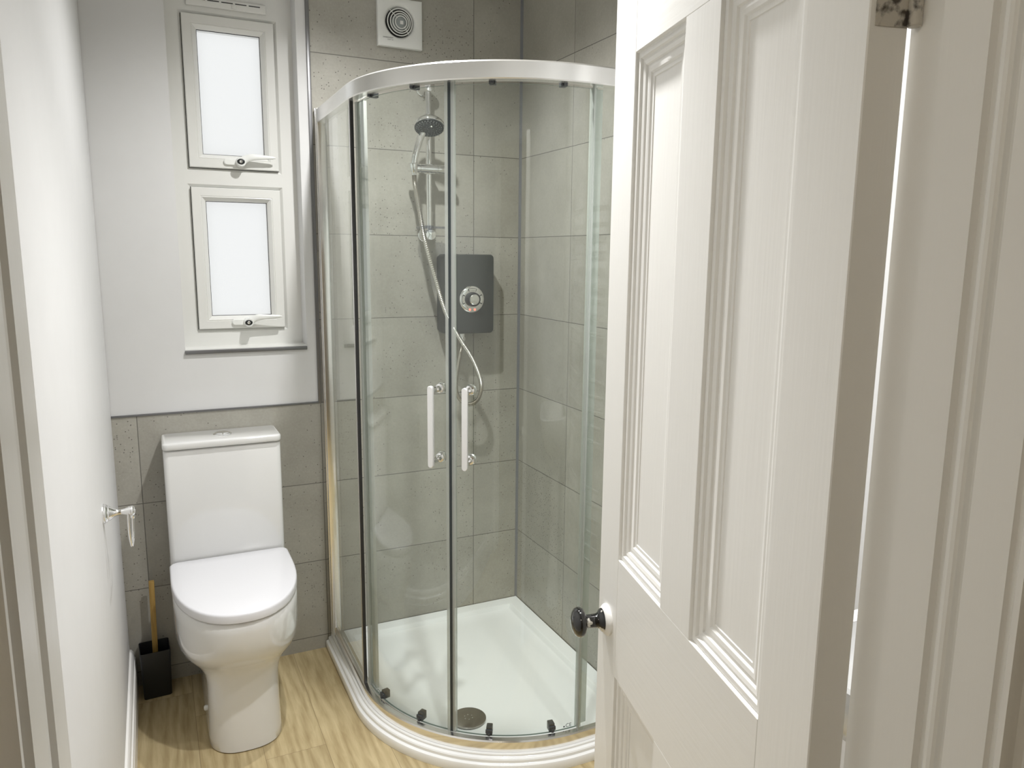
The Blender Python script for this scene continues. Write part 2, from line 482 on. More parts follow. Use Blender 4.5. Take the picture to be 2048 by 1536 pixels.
# ------------------------------------------------------------------ the setting
XL, YF, ZC = -1.48, -2.25, 2.45          # left wall, door wall, ceiling
b = BM(); box(b, (-2.7, -4.4, -0.1), (0.2, 0.2, 0.0))
tag(part('floor', b, M['oak']), 'pale oak plank floor', 'floor', kind='structure')
b = BM(); box(b, (-2.7, -4.4, ZC), (0.2, 0.25, ZC+0.1))
tag(part('ceiling', b, M['ceiling']), 'white painted ceiling', 'ceiling', kind='structure')

WX0, WX1, WZ0, WZ1 = -1.244, -0.842, 1.165, 2.36
TX, TZ = -0.804, 0.9593
b = BM()
box(b, (-1.68, 0.0, 0), (TX, 0.2, TZ), mi=0)
box(b, (TX, 0.0, 0), (0.2, 0.2, ZC), mi=0)
box(b, (-1.68, 0.003, TZ), (WX0, 0.2, ZC), mi=1)
box(b, (WX1, 0.003, TZ), (TX, 0.2, ZC), mi=1)
box(b, (WX0, 0.003, TZ), (WX1, 0.2, WZ0), mi=1)
box(b, (WX0, 0.003, WZ1), (WX1, 0.2, ZC), mi=1)
tag(part('wall_back', b, None, mats=[M['tile_back'], M['plaster']]), 'back wall of grey concrete tile with white plaster round the window', 'wall', kind='structure')
b = BM(); box(b, (XL-0.2, YF-0.15, 0), (XL, 0.0, ZC))
tag(part('wall_left', b, M['plaster']), 'white plastered wall beside the toilet', 'wall', kind='structure')
b = BM()
box(b, (0.0, -1.012, 0), (0.2, 0.0, ZC), mi=0)
box(b, (0.003, YF-0.15, 0), (0.2, -1.012, ZC), mi=1)
tag(part('wall_right', b, None, mats=[M['tile_side'], M['plaster']]), 'right wall tiled in grey concrete tile inside the shower', 'wall', kind='structure')
OX0, OX1, OZ = -1.444, -0.680, 2.06        # doorway
b = BM()
box(b, (XL, YF-0.15, 0), (OX0, YF, ZC)); box(b, (OX1, YF-0.15, 0), (0.0, YF, ZC)); box(b, (OX0, YF-0.15, OZ), (OX1, YF, ZC))
tag(part('wall_front', b, M['plaster']), 'white wall around the doorway', 'wall', kind='structure')
b = BM()
box(b, (-2.7, -4.4, 0), (-2.55, YF-0.15, ZC)); box(b, (0.05, -4.4, 0), (0.2, YF-0.15, ZC)); box(b, (-2.55, -4.4, 0), (0.05, -4.25, ZC))
box(b, (-2.55, YF-0.15, 0), (XL-0.2, YF-0.05, ZC))
tag(part('wall_hall', b, M['hall_paint']), 'painted hall walls outside the doorway', 'wall', kind='structure')

# skirting on the left wall: torus-topped board
def skirt_prof():
    return [(0, 0), (0.019, 0), (0.019, 0.085), (0.0165, 0.088), (0.0185, 0.096), (0.019, 0.104), (0.017, 0.112), (0.0125, 0.116), (0.013, 0.124), (0.011, 0.134), (0.006, 0.141), (0, 0.143)]
b = BM()
rings(b, [[(XL+u, y, z) for u, z in skirt_prof()] for y in (YF, -0.001)])
tag(part('baseboard_left', b, M['skirt'], ang=25), 'white moulded skirting board along the left wall', 'skirting board', kind='structure')

b = BM(); box(b, (TX-0.006, -0.004, TZ-0.002), (TX+0.006, 0.006, ZC), 0.001)
tag(part('trim_1', b, M['trim']), 'grey vertical metal trim where tile meets plaster', 'tile trim', kind='structure')
b = BM(); box(b, (XL, -0.0035, TZ-0.002), (TX-0.006, 0.006, TZ+0.0045), 0.001)
tag(part('trim_2', b, M['trim']), 'grey metal trim capping the half height tiles', 'tile trim', kind='structure')
b = BM(); prism(b, [(0.001, 0.001), (-0.009, 0.001), (-0.006, -0.003), (-0.003, -0.006), (0.001, -0.009)], 0.05, ZC)
tag(part('trim_3', b, M['sealant']), 'blue grey sealant line in the tiled corner', 'sealant', kind='structure')

# door lining, stops and architrave
def jamb_poly(mir):
    P = [(-0.7115, -2.25), (-0.7115, -2.292), (-0.727, -2.292), (-0.727, -2.334), (-0.7195, -2.3355), (-0.7195, -2.3395)]
    for k in range(7):                       # ovolo bead
        a = math.radians(180*k/6)
        P.append((-0.7195 - 0.006*math.sin(a) - 0.0006*k/6, -2.3405 - 0.0065*(1-math.cos(a))))
    P += [(-0.7215, -2.3545), (-0.7245, -2.3555), (-0.7215, -2.3565), (-0.7195, -2.3585), (-0.7195, -2.3605), (-0.727, -2.362), (-0.727, -2.397),
          (-0.722, -2.3985), (-0.722, -2.402), (-0.7245, -2.404), (-0.7245, -2.409), (-0.720, -2.411), (-0.712, -2.412), (-0.706, -2.416), (-0.704, -2.422),
          (-0.698, -2.424), (-0.640, -2.424), (-0.634, -2.419), (-0.628, -2.424), (-0.621, -2.421), (-0.620, -2.401), (-0.680, -2.401), (-0.680, -2.25)]
    if mir: P = [(-2.124-x, y) for x, y in P]
    return P
for i, (mir, w) in enumerate(((False, 'right'), (True, 'left'))):
    b = BM(); prism(b, jamb_poly(mir), 0, 2.03)
    tag(part('trim_%d' % (4+i), b, M['gloss'], ang=22), 'off white beaded door lining on the %s of the doorway' % w, 'door frame', kind='structure')
b = BM(); box(b, (-1.444, -2.40, 2.0), (-0.68, -2.25, 2.06), 0.002); box(b, (-1.504, -2.424, 2.03), (-0.62, -2.401, 2.12), 0.004)
tag(part('trim_6', b, M['gloss_h']), 'off white head of the door lining', 'door frame', kind='structure')

# ------------------------------------------------------------------ window
FY = 0.088                                    # room face of the fixed frame
win = empty('window_1', (-1.043, FY, WZ0), 'white plastic window of two stacked top-hung frosted sashes', 'window', kind='structure')
S1 = (-1.192, -0.903, 1.777, 2.262); S2 = (-1.192, -0.903, 1.232, 1.712)

def rect_loop(x0, x1, z0, z1, y, ins):
    return [(x0+ins, y, z0+ins), (x1-ins, y, z0+ins), (x1-ins, y, z1-ins), (x0+ins, y, z1-ins)]
def rect_frame(bm, R_, prof):
    """prof: list of (inset, y); mitred rectangular frame"""
    rings(bm, [rect_loop(*R_, y, ins) for ins, y in prof], cap0=False, cap1=False)
b = BM()
# outer frame: bars, with a sloping bead toward each sash
def bar(x0, x1, z0, z1): box(b, (x0, FY, z0), (x1, FY+0.06, z1))
zt = WZ1
bar(WX0, S1[0]-0.010, 1.172, zt); bar(S1[1]+0.010, WX1, 1.172, zt)
bar(S1[0]-0.010, S1[1]+0.010, S1[3]+0.010, zt); bar(S1[0]-0.010, S1[1]+0.010, S2[3]+0.010, S1[2]-0.010); bar(S1[0]-0.010, S1[1]+0.010, 1.172, S2[2]-0.010)
for R_ in (S1, S2):
    rect_frame(b, (R_[0]-0.0105, R_[1]+0.0105, R_[2]-0.0105, R_[3]+0.0105), [(0, FY-0.0003), (0.0085, FY+0.008), (0.0085, FY+0.05), (0, FY+0.05)])
part('outer_frame', b, M['upvc'], win, ang=20)
b = BM(); box(b, (WX0, 0.004, 1.1655), (WX1, FY+0.05, 1.1725), 0.001)
part('window_sill', b, M['upvc'], win)
b = BM(); box(b, (WX0-0.001, -0.006, 1.1565), (WX1-0.001, 0.006, 1.1685), 0.0015)
part('sill_edge_trim', b, M['trim'], win)['label'] = 'grey metal strip along the sill edge'
for R_, G in ((S1, (-1.1475, -0.953, 1.820, 2.196)), (S2, (-1.1475, -0.955, 1.281, 1.655))):
    b = BM()
    yS = FY-0.010
    W = min(G[0]-R_[0], R_[1]-G[1])
    rect_frame(b, R_, [(0, FY+0.045), (0, yS+0.002), (0.002, yS), (W-0.017, yS), (W-0.0155, yS+0.0015), (W-0.013, yS+0.0005), (W-0.004, yS+0.009), (W, yS+0.016), (W, FY+0.040), (0, FY+0.045)])
    sash = part('sash', b, M['upvc'], win, ang=20)
    b = BM(); rect_frame(b, R_, [(-0.004, FY+0.012), (0.004, FY+0.012), (0.004, FY+0.02), (-0.004, FY+0.02)])
    part('gasket', b, M['gasket'], sash)
    b = BM(); rect_frame(b, R_, [(W-0.0006, yS+0.0165), (W+0.0016, yS+0.0175), (W+0.0016, yS+0.021), (W-0.0006, yS+0.021)])
    part('glazing_seal', b, M['gasket'], sash)
    b = BM(); box(b, (R_[0]+W-0.002, yS+0.022, R_[2]+W-0.002), (R_[1]-W+0.002, yS+0.026, R_[3]-W+0.002))
    part('pane', b, M['frosted'], sash)
    # espagnolette handle: base plate, key-lock boss, cranked lever pointing right
    zc = R_[2]+0.022; xc = -1.030
    b = BM()
    lp = rrect(xc-0.018, zc, 0.072, 0.020, 0.009)
    rings(b, [[(p[0], yS, p[1]) for p in lp], [(p[0], yS-0.006, p[1]) for p in lp], [(xc-0.018+(p[0]-xc+0.018)*0.93, yS-0.008, zc+(p[1]-zc)*0.85) for p in lp]])
    lathe(b, (xc, yS-0.004, zc), (0, -1, 0), [(0, 0.017), (0.010, 0.0165), (0.022, 0.0155), (0.030, 0.0145)], 24)
    pts = catmull([(xc+0.004, yS-0.018, zc+0.003), (xc+0.016, yS-0.022, zc+0.010), (xc+0.032, yS-0.026, zc+0.0165), (xc+0.060, yS-0.028, zc+0.018), (xc+0.090, yS-0.029, zc+0.0185), (xc+0.112, yS-0.029, zc+0.0185)], 6)
    n = len(pts); loops = []
    for i, p in enumerate(pts):
        t = i/(n-1); hh = 0.0125*(1-t)**1.2+0.0045 - (0.002 if t > 0.95 else 0); dd = 0.0065*(1-0.4*t)
        loops.append([(p.x, p.y+dd*math.cos(2*PI*k/14), p.z+hh*math.sin(2*PI*k/14)) for k in range(14)])
    rings(b, loops)
    hd = part('handle', b, M['plastic'], sash)
    b = BM()
    rings(b, [[(xc-0.002+rx*math.cos(2*PI*k/24), yy, zc+rz_*math.sin(2*PI*k/24)) for k in range(24)] for yy, rx, rz_ in ((yS-0.0330, 0.0125, 0.0092), (yS-0.0352, 0.0125, 0.0092), (yS-0.0360, 0.0112, 0.0082))])
    lk = part('lock_cover', b, M['blackplastic'], hd)
    b = BM(); lathe(b, (xc-0.002, yS-0.0359, zc), (0, -1, 0), [(0, 0.005), (0.0006, 0.005), (0.0010, 0.004), (0.0006, 0.0025), (0.0005, 0.0)], 16)
    part('lock_barrel', b, M['chrome'], hd)
# trickle vent in the head of the frame
b = BM(); box(b, (-1.175, FY-0.012, 2.287), (-0.925, FY, 2.316), 0.003)
tv = part('trickle_vent', b, M['upvc'], win)
b = BM()
for k in range(5):
    x = -1.152+k*0.043
    box(b, (x, FY-0.0126, 2.3055), (x+0.036, FY-0.0117, 2.3085))
part('vent_slot', b, M['gasket'], tv)
b = BM(); box(b, (-1.035, FY-0.018, 2.290), (-1.020, FY-0.010, 2.304), 0.002)
part('vent_slider', b, M['upvc'], tv)

# ------------------------------------------------------------------ the panelled door
TH = math.radians(13.6)
DW, DT, DH = 0.67, 0.0395, 1.925
door = empty('door_1', (-0.757, -2.243, 0.006), 'white four-panel wooden door standing open into the room', 'door', kind='structure', rz=PI/2-TH)
def dpart(name, bm, mat, parent=None, **k): return part(name, bm, mat, parent or door, local=True, **k)
zz = -0.006
SA, SB, MA, MB_ = 0.098, 0.573, 0.285, 0.387          # stile and muntin edges, measured from the hinge side
ZB, ZL0, ZL1, ZT = 0.215, 0.743, 0.967, 1.813
def bx(x0, x1, z0, z1, nm, mat='gloss', e=0.0012):
    b = BM(); box(b, (x0, -DT, z0+zz), (x1, 0, z1+zz), e, 1); return dpart(nm, b, M[mat])
bx(0, SA, 0.006, DH, 'hinge_stile'); bx(SB, DW, 0.006, DH, 'lock_stile')
for z0, z1, nm in ((0.006, ZB, 'bottom_rail'), (ZL0, ZL1, 'lock_rail'), (ZT, DH, 'top_rail')): bx(SA, SB, z0, z1, nm, 'gloss_h', 0.0008)
bx(MA, MB_, ZB, ZL0, 'muntin', e=0.0008); bx(MA, MB_, ZL1, ZT, 'muntin', e=0.0008)
PD = 0.0165
prof = [(-0.001, -0.0005), (0.0, -0.0005), (0.0012, -0.0052), (0.0045, -0.0042), (0.0105, -0.0046), (0.0130, -0.0085), (0.0170, -0.0078), (0.0225, -0.0092), (0.0245, -0.0120), (0.0300, -0.0114), (0.0355, -0.0126), (0.0385, -0.0150), (0.0440, -0.0152), (0.0455, -PD-0.001)]
for x0, x1 in ((SA, MA), (MB_, SB)):
    for z0, z1 in ((ZB, ZL0), (ZL1, ZT)):
        b = BM(); box(b, (x0-0.004, -DT+PD, z0+zz-0.004), (x1+0.004, -PD, z1+zz+0.004))
        pn = dpart('panel', b, M['gloss'])
        b = BM()
        for s, off in ((1, 0), (-1, -DT)):
            rings(b, [rect_loop(x0, x1, z0+zz, z1+zz, off+s*h, u) for u, h in prof], cap0=False, cap1=False)
        dpart('panel_moulding', b, M['gloss'], pn, ang=18)
# knob on its painted rose
kx, kz = 0.618, 0.832+zz
b = BM(); lathe(b, (kx, 0, kz), (0, 1, 0), [(-0.002, 0.029), (0.004, 0.029), (0.008, 0.026), (0.011, 0.022), (0.012, 0.016)], 40)
rose = dpart('knob_rose', b, M['gloss'])
b = BM(); lathe(b, (kx, 0.010, kz), (0, 1, 0), [(0, 0.022), (0.004, 0.0205), (0.008, 0.015), (0.012, 0.0128), (0.030, 0.0122), (0.034, 0.0135)], 40)
dpart('knob_neck', b, M['knobmix'], rose)
b = BM(); lathe(b, (kx, 0.043, kz), (0, 1, 0), [(0, 0.0125), (0.002, 0.019), (0.005, 0.0245), (0.009, 0.0270), (0.014, 0.0272), (0.019, 0.0250), (0.023, 0.0195), (0.026, 0.0105), (0.027, 0.0)], 48)
knob = dpart('knob', b, M['ceramicblack'], rose)
knob['label'] = 'black glazed knob'
b = BM(); lathe(b, (kx, 0.0435, kz), (0, 1, 0), [(0, 0.0130), (0.0018, 0.0192), (0.004, 0.0238), (0.0055, 0.0252)], 48)
dpart('knob_collar', b, M['knobmix'], rose)
# butt hinges
for zc in (1.735, 0.32):
    b = BM(); cyl(b, (-0.004, -DT-0.003, zc-0.038+zz), (-0.004, -DT-0.003, zc+0.038+zz), 0.0062, 16, 0.001)
    box(b, (-0.0012, -DT+0.002, zc-0.038+zz), (0.0004, -0.006, zc+0.038+zz))
    dpart('hinge', b, M['hinge'])['label'] = 'paint-chipped butt hinge'

# ------------------------------------------------------------------ shower tray
CX, CY = -0.26, -0.45                          # centre of the quadrant curve
def quad_path(R, n=28, x_end=-0.003, y_end=-0.003):
    """from the back wall forward, round the curve, then to the right wall"""
    P = [(CX-R, y_end), (CX-R, y_end*0.5+CY*0.5)]
    for k in range(n+1):
        a = math.radians(180+90*k/n)
        P.append((CX+R*math.cos(a), CY+R*math.sin(a)))
    P += [((CX+x_end)/2, CY-R), (x_end, CY-R)]
    return P
def quad_norm(i, n=28):
    if i < 2: return (-1, 0)
    if i > n+2: return (0, -1)
    a = math.radians(180+90*(i-2)/n); return (math.cos(a), math.sin(a))
TZt = 0.0545
tray = empty('shower_tray', (CX-0.05, CY, 0), 'white quadrant shower tray with stepped edge on the oak floor', 'shower tray')
b = BM()
stack = [(0.5515, 0.0), (0.5525, 0.006), (0.5525, 0.024), (0.5505, 0.0285), (0.545, 0.0305), (0.543, 0.032), (0.5425, 0.040), (0.540, 0.0435), (0.534, 0.0450), (0.532, 0.0465), (0.5315, 0.0515), (0.529, 0.0540), (0.524, TZt), (0.485, TZt)]
loops = []
for R, z in stack:
    loops.append([(x, y, z) for x, y in quad_path(R)] + [(-0.003, -0.003, z)])
inner = []
for d_, z in ((0.0, TZt), (0.045, TZt), (0.052, TZt-0.002), (0.062, TZt-0.015), (0.075, TZt-0.0185), (0.12, TZt-0.0195)):
    # inner loops: inset from walls and from the curve
    R = 0.485-max(0, d_*0.55)
    pts = []
    for (x, y) in quad_path(R, x_end=-0.003-d_, y_end=-0.003-d_): pts.append((x, y, z))
    pts.append((-0.003-d_, -0.003-d_, z)); inner.append(pts)
rings(b, loops + inner[1:], cap0=True, cap1=True)
part('tray_body', b, M['acrylic'], tray, ang=30)
b = BM(); lathe(b, (-0.508, -0.705, TZt-0.020), (0, 0, 1), [(0, 0.050), (0.004, 0.056), (0.007, 0.056), (0.0085, 0.053), (0.009, 0.0)], 48)
dc = part('drain_cover', b, M['steel'], tray); dc['label'] = 'round polished steel drain cover'
b = BM()
for k in range(6):
    a = PI/3*k+0.3
    lathe(b, (-0.508+0.013*math.cos(a), -0.705+0.013*math.sin(a), TZt-0.0108), (0, 0, 1), [(0, 0.0022), (0.0009, 0.0018), (0.001, 0)], 10)
part('drain_dimple', b, M['chrome'], dc)

# ------------------------------------------------------------------ shower enclosure
enc = empty('shower_enclosure', (CX-0.25, CY-0.25, TZt), 'curved sliding-door glass shower enclosure with bright metal rails', 'shower enclosure')
def sweep(bm, prof, n=28):
    """prof: closed list of (radius, z) carried along the quadrant path"""
    paths = {R: quad_path(R, n) for R in {p[0] for p in prof}}
    N_ = len(paths[prof[0][0]])
    rings(bm, [[(paths[R][i][0], paths[R][i][1], z) for R, z in prof] for i in range(N_)])
RT0, RT1 = 1.934, 1.980
b = BM(); sweep(b, [(0.496, RT0), (0.528, RT0), (0.530, RT0+0.003), (0.530, RT1-0.004), (0.527, RT1), (0.499, RT1), (0.496, RT1-0.003)], 40)
part('top_rail', b, M['rail'], enc, ang=30)
b = BM(); sweep(b, [(0.494, TZt), (0.5245, TZt), (0.5255, TZt+0.002), (0.5250, TZt+0.031), (0.522, TZt+0.035), (0.508, TZt+0.037), (0.505, TZt+0.028), (0.494, TZt+0.026)], 40)
part('bottom_rail', b, M['satin'], enc, ang=30)
# wall profiles
b = BM(); box(b, (CX-0.531, -0.036, TZt), (CX-0.498, -0.001, RT1+0.002), 0.002); box(b, (CX-0.5335, -0.020, TZt), (CX-0.5295, -0.010, RT1+0.002), 0.001)
part('wall_profile', b, M['satin'], enc)
b = BM(); box(b, (-0.036, CY-0.531, TZt), (-0.001, CY-0.498, RT1+0.002), 0.002)
part('wall_profile', b, M['satin'], enc)
GZ0, GZ1 = TZt+0.024, RT0+0.006
def glass_slab(bm, inner_pts, outer_pts, z0, z1):
    """glass with its narrow edge faces in the edge colour (material 1)"""
    n = len(inner_pts)
    v = [[bm.verts.new((p[0], p[1], z)) for p in pts] for pts in (inner_pts, outer_pts) for z in (z0, z1)]
    i0, i1, o0, o1 = v
    for k in range(n-1):
        bm.faces.new((i0[k], i1[k], i1[k+1], i0[k+1])).material_index = 0
        bm.faces.new((o0[k], o0[k+1], o1[k+1], o1[k])).material_index = 0
        bm.faces.new((i1[k], o1[k], o1[k+1], i1[k+1])).material_index = 1
        bm.faces.new((i0[k], i0[k+1], o0[k+1], o0[k])).material_index = 1
    for k in (0, n-1): bm.faces.new((i0[k], o0[k], o1[k], i1[k])).material_index = 1
GM = [M['glass'], M['glassedge']]
b = BM(); glass_slab(b, [(CX-0.5105, -0.030), (CX-0.5105, CY)], [(CX-0.5165, -0.030), (CX-0.5165, CY)], GZ0, GZ1)
part('fixed_panel', b, None, enc, mats=GM, ang=20)
b = BM(); glass_slab(b, [(-0.030, CY-0.5105), (CX, CY-0.5105)], [(-0.030, CY-0.5165), (CX, CY-0.5165)], GZ0, GZ1)
part('fixed_panel', b, None, enc, mats=GM, ang=20)
def arc(R, a0, a1, n=26): return [(CX+R*math.cos(math.radians(a0+(a1-a0)*k/n)), CY+R*math.sin(math.radians(a0+(a1-a0)*k/n))) for k in range(n+1)]
def arc_strip(name, mat, R0, R1, a0, a1, z0, z1, parent):
    b = BM(); prism(b, arc(R1, a0, a1, 3)+arc(R0, a0, a1, 3)[::-1], z0, z1)
    return part(name, b, M[mat], parent, ang=30)
# seals on the free edges of the fixed panels
b = BM(); box(b, (CX-0.5185, CY-0.006, GZ0), (CX-0.5085, CY+0.0015, RT0), 0.0008)
part('edge_seal', b, M['gasket'], enc)['label'] = 'black rubber edge seal'
b = BM(); box(b, (CX-0.5190, CY+0.0020, GZ0), (CX-0.5165, CY+0.012, RT0), 0.0005)
part('edge_strip', b, M['rail'], enc)
b = BM(); box(b, (CX-0.0015, CY-0.5185, GZ0), (CX+0.004, CY-0.5085, RT0), 0.0008)
part('edge_seal', b, M['seal'], enc)
RG0, RG1 = 0.495, 0.501
def at(R, a, z): return Vector((CX+R*math.cos(math.radians(a)), CY+R*math.sin(math.radians(a)), z))
for side, (a0, a1, sgn) in enumerate(((181.5, 226.0, 1), (227.0, 270.6, -1))):
    b = BM(); glass_slab(b, arc(RG0, a0, a1), arc(RG1, a0, a1), TZt+0.036, RT0-0.006)
    dr = part('curved_door', b, None, enc, mats=GM, ang=20)
    dr['label'] = 'left curved sliding glass door' if side == 0 else 'right curved sliding glass door'
    am = a1 if side == 0 else a0; af = a0 if side == 0 else a1
    # meeting edge: clear seal with dark magnet
    arc_strip('meeting_seal', 'seal', RG0-0.003, RG1+0.004, am-1.0 if side == 0 else am, am if side == 0 else am+1.1, TZt+0.036, RT0, dr)
    arc_strip('magnet_strip', 'magnet', RG0-0.005, RG1+0.003, am if side == 0 else am-0.45, am+0.45 if side == 0 else am, TZt+0.036, RT0, dr)
    # trailing edge: pale plastic guide profile
    if side == 0:
        arc_strip('edge_profile', 'seal', RG0-0.004, RG1+0.004, af-0.6, af+1.3, TZt+0.036, RT0-0.004, dr)
        arc_strip('edge_profile', 'strip', RG0-0.012, RG0-0.002, af+1.2, af+4.4, TZt+0.036, RT0-0.004, dr)
    else:
        arc_strip('edge_profile', 'seal', RG0-0.004, RG1+0.004, af-0.4, af+1.2, TZt+0.036, RT0-0.004, dr)
        arc_strip('edge_profile', 'seal', RG0-0.014, RG0-0.004, af+1.4, af+4.4, TZt+0.036, RT0-0.004, dr)
    # D handle: two posts and a flat capsule bar
    ah = 222.5 if side == 0 else 232.8
    d_ = Vector((math.cos(math.radians(ah)), math.sin(math.radians(ah)), 0)); tg = Vector((-d_.y, d_.x, 0))
    c0 = Vector((CX, CY, 0)) + d_*RG1
    z0h, z1h = 0.927, 1.131
    b = BM()
    lp = rrect(0, (z0h+z1h)/2, 0.0165, z1h-z0h+0.026, 0.0082, 6)
    def hp(u, w, t): return c0 + tg*u + d_*t + Vector((0, 0, w))
    cz = (z0h+z1h)/2
    rings(b, [[hp(u*0.85, cz+(w-cz)*0.985, 0.045) for u, w in lp], [hp(u, w, 0.047) for u, w in lp], [hp(u, w, 0.055) for u, w in lp], [hp(u*0.85, cz+(w-cz)*0.985, 0.057) for u, w in lp]])
    hn = part('handle', b, M['handle'], dr)
    for zp in (z0h+0.003, z1h-0.003):
        b = BM(); lathe(b, hp(0, zp, -0.020), d_, [(0, 0.0150), (0.006, 0.0155), (0.008, 0.0135), (0.020, 0.0130) , (0.022, 0.0085), (0.030, 0.0085), (0.032, 0.0072), (0.036, 0.0072), (0.038, 0.0085), (0.067, 0.0085)], 24)
        part('handle_post', b, M['chrome'], hn)
    # rollers at top and bottom
    for ag in ((193.3, 213.6) if side == 0 else (239.5, 261.2)):
        dd = Vector((math.cos(math.radians(ag)), math.sin(math.radians(ag)), 0)); tt = Vector((-dd.y, dd.x, 0))
        for zc, nm in ((TZt+0.050, 'bottom_guide'), (RT0+0.006, 'top_roller')):
            b = BM()
            box(b, (-0.009, -0.017, -0.013), (0.009, 0.005, 0.013), 0.002)
            box(b, (-0.0105, 0.003, -0.006), (0.0105, 0.010, 0.006), 0.0015)
            box(b, (-0.004, 0.005, -0.012), (0.004, 0.013, -0.001), 0.001)
            Mx = Matrix((tt, dd, Vector((0, 0, 1)))).transposed().to_4x4(); Mx.translation = Vector((CX, CY, zc)) + dd*RG0
            bmesh.ops.transform(b, matrix=Mx, verts=b.verts)
            part(nm, b, M['guide'], dr)
    # etched conformity mark on the glass
    ac = 190.5 if side == 0 else 267.3
    ae = 187.0 if side == 0 else 265.9
    dd = Vector((math.cos(math.radians(ac)), math.sin(math.radians(ac)), 0)); tt = Vector((-dd.y, dd.x, 0))
    b = BM(); text_mesh(b, 'CE', 0.017, at(RG1+0.0004, ac, 0.098), tt, (0, 0, 1))
    if side == 1:
        lathe(b, at(RG1+0.0003, ae-0.3, 0.101), (math.cos(math.radians(ae)), math.sin(math.radians(ae)), 0), [(0, 0.0022), (0.0002, 0.0026), (0.0002, 0.0016), (0, 0.0014)], 16)
    part('safety_mark', b, M['ink'], dr)

# ------------------------------------------------------------------ shower fittings
RX, RY, RR = -0.400, -0.062, 0.0105
rr = empty('riser_rail', (RX, -0.002, 1.57), 'chrome vertical riser rail with slider and soap dish on the tiled wall', 'shower rail')
b = BM(); cyl(b, (RX, RY, 1.552), (RX, RY, 2.098), RR, 24)
part('rail_tube', b, M['chrome'], rr)
for zc, s in ((2.083, 1), (1.566, -1)):
    b = BM()
    lathe(b, (RX, -0.0005, zc), (0, -1, 0), [(0, 0.0240), (0.004, 0.0240), (0.007, 0.0205), (0.020, 0.0165), (0.040, 0.0170), (0.062, 0.0200), (0.076, 0.0205), (0.081, 0.018), (0.083, 0.0)], 32)
    part('wall_bracket', b, M['chrome'], rr)
b = BM()
lathe(b, (-0.486, -0.088, 1.797), (1, 0, 0), [(0, 0.0125), (0.002, 0.0145), (0.040, 0.0150), (0.041, 0.0135), (0.043, 0.0135), (0.044, 0.0155), (0.105, 0.0155), (0.106, 0.0140), (0.108, 0.0140), (0.109, 0.0155), (0.150, 0.0160), (0.158, 0.0150), (0.160, 0.0)], 28)
box(b, (RX-0.016, -0.095, 1.779), (RX+0.016, -0.048, 1.815), 0.006)
sl = part('slider', b, M['chrome'], rr)
b = BM(); lathe(b, (-0.4735, -0.112, 1.780), (-0.12, -0.18, 1), [(0, 0.0125), (0.003, 0.0140), (0.028, 0.0160), (0.032, 0.0145)], 24)
part('head_cradle', b, M['chrome'], sl)
# clear soap dish clipped on the rail
b = BM()
lp = rrect(-0.392, -0.095, 0.120, 0.105, 0.030, 8)
rings(b, [[(p[0], p[1], 1.586) for p in lp], [(p[0], p[1], 1.5875) for p in lp], [(-0.392+(p[0]+0.392)*1.03, -0.095+(p[1]+0.095)*1.03, 1.594) for p in lp], [(-0.392+(p[0]+0.392)*0.97, -0.095+(p[1]+0.095)*0.97, 1.594) for p in lp], [(-0.392+(p[0]+0.392)*0.94, -0.095+(p[1]+0.095)*0.94, 1.589) for p in lp]])
cyl(b, (RX, RY, 1.588), (RX, RY, 1.600), 0.0165, 20)
part('soap_dish', b, M['dish'], rr)['label'] = 'clear plastic soap dish'

# hand shower resting in its cradle
hs = empty('hand_shower', (-0.4735, -0.112, 1.79), 'chrome hand shower with dark round spray face held on the riser rail', 'shower head')
hc = Vector((-0.4285, -0.150, 1.937)); nf = Vector((-0.14, -0.42, -0.90)).normalized()
b = BM()
R_ = 0.0545
lathe(b, hc, nf, [(-0.026, 0.010), (-0.0235, 0.024), (-0.016, 0.040), (-0.006, 0.0505), (0.002, R_), (0.008, R_+0.0006), (0.011, R_-0.001), (0.0115, R_-0.004)], 48)
body = part('head_shell', b, M['chrome'], hs)
b = BM(); lathe(b, hc, nf, [(0.0095, R_-0.0035), (0.0125, R_-0.0040), (0.0135, R_-0.008), (0.0125, 0.030), (0.0125, 0.022), (0.0145, 0.019), (0.0150, 0.0)], 48)
fc = part('spray_face', b, M['darkface'], hs)
b = BM(); x_, y_, _ = frame(nf)
for ring_r, cnt in ((0.043, 26), (0.036, 20), (0.028, 14), (0.014, 8), (0.007, 5)):
    for k in range(cnt):
        a = 2*PI*k/cnt + ring_r*50
        lathe(b, hc + x_*(ring_r*math.cos(a)) + y_*(ring_r*math.sin(a)), nf, [(0.0125, 0.0013), (0.0158, 0.0010), (0.016, 0)], 6)
nz_ = part('spray_nozzle', b, M['nozzle'], fc); nz_['kind'] = 'stuff'
b = BM()
hp_ = catmull([(-0.4705, -0.107, 1.772), (-0.4735, -0.112, 1.800), (-0.4660, -0.114, 1.845), (-0.4540, -0.114, 1.885), (-0.4410, -0.114, 1.916), (-0.4350, -0.124, 1.934)], 8)
tube(b, hp_, lambda i: 0.0098 + 0.0035*min(1, i/22) + 0.004*max(0, (i-30)/10), 18)
part('handle', b, M['chrome'], hs)
b = BM(); lathe(b, hc + y_*0 + Vector((-0.010, -0.050, -0.012)), (-0.2, -0.9, -0.2), [(0, 0.004), (0.008, 0.0035), (0.010, 0.002)], 12)
part('spray_lever', b, M['chrome'], fc)

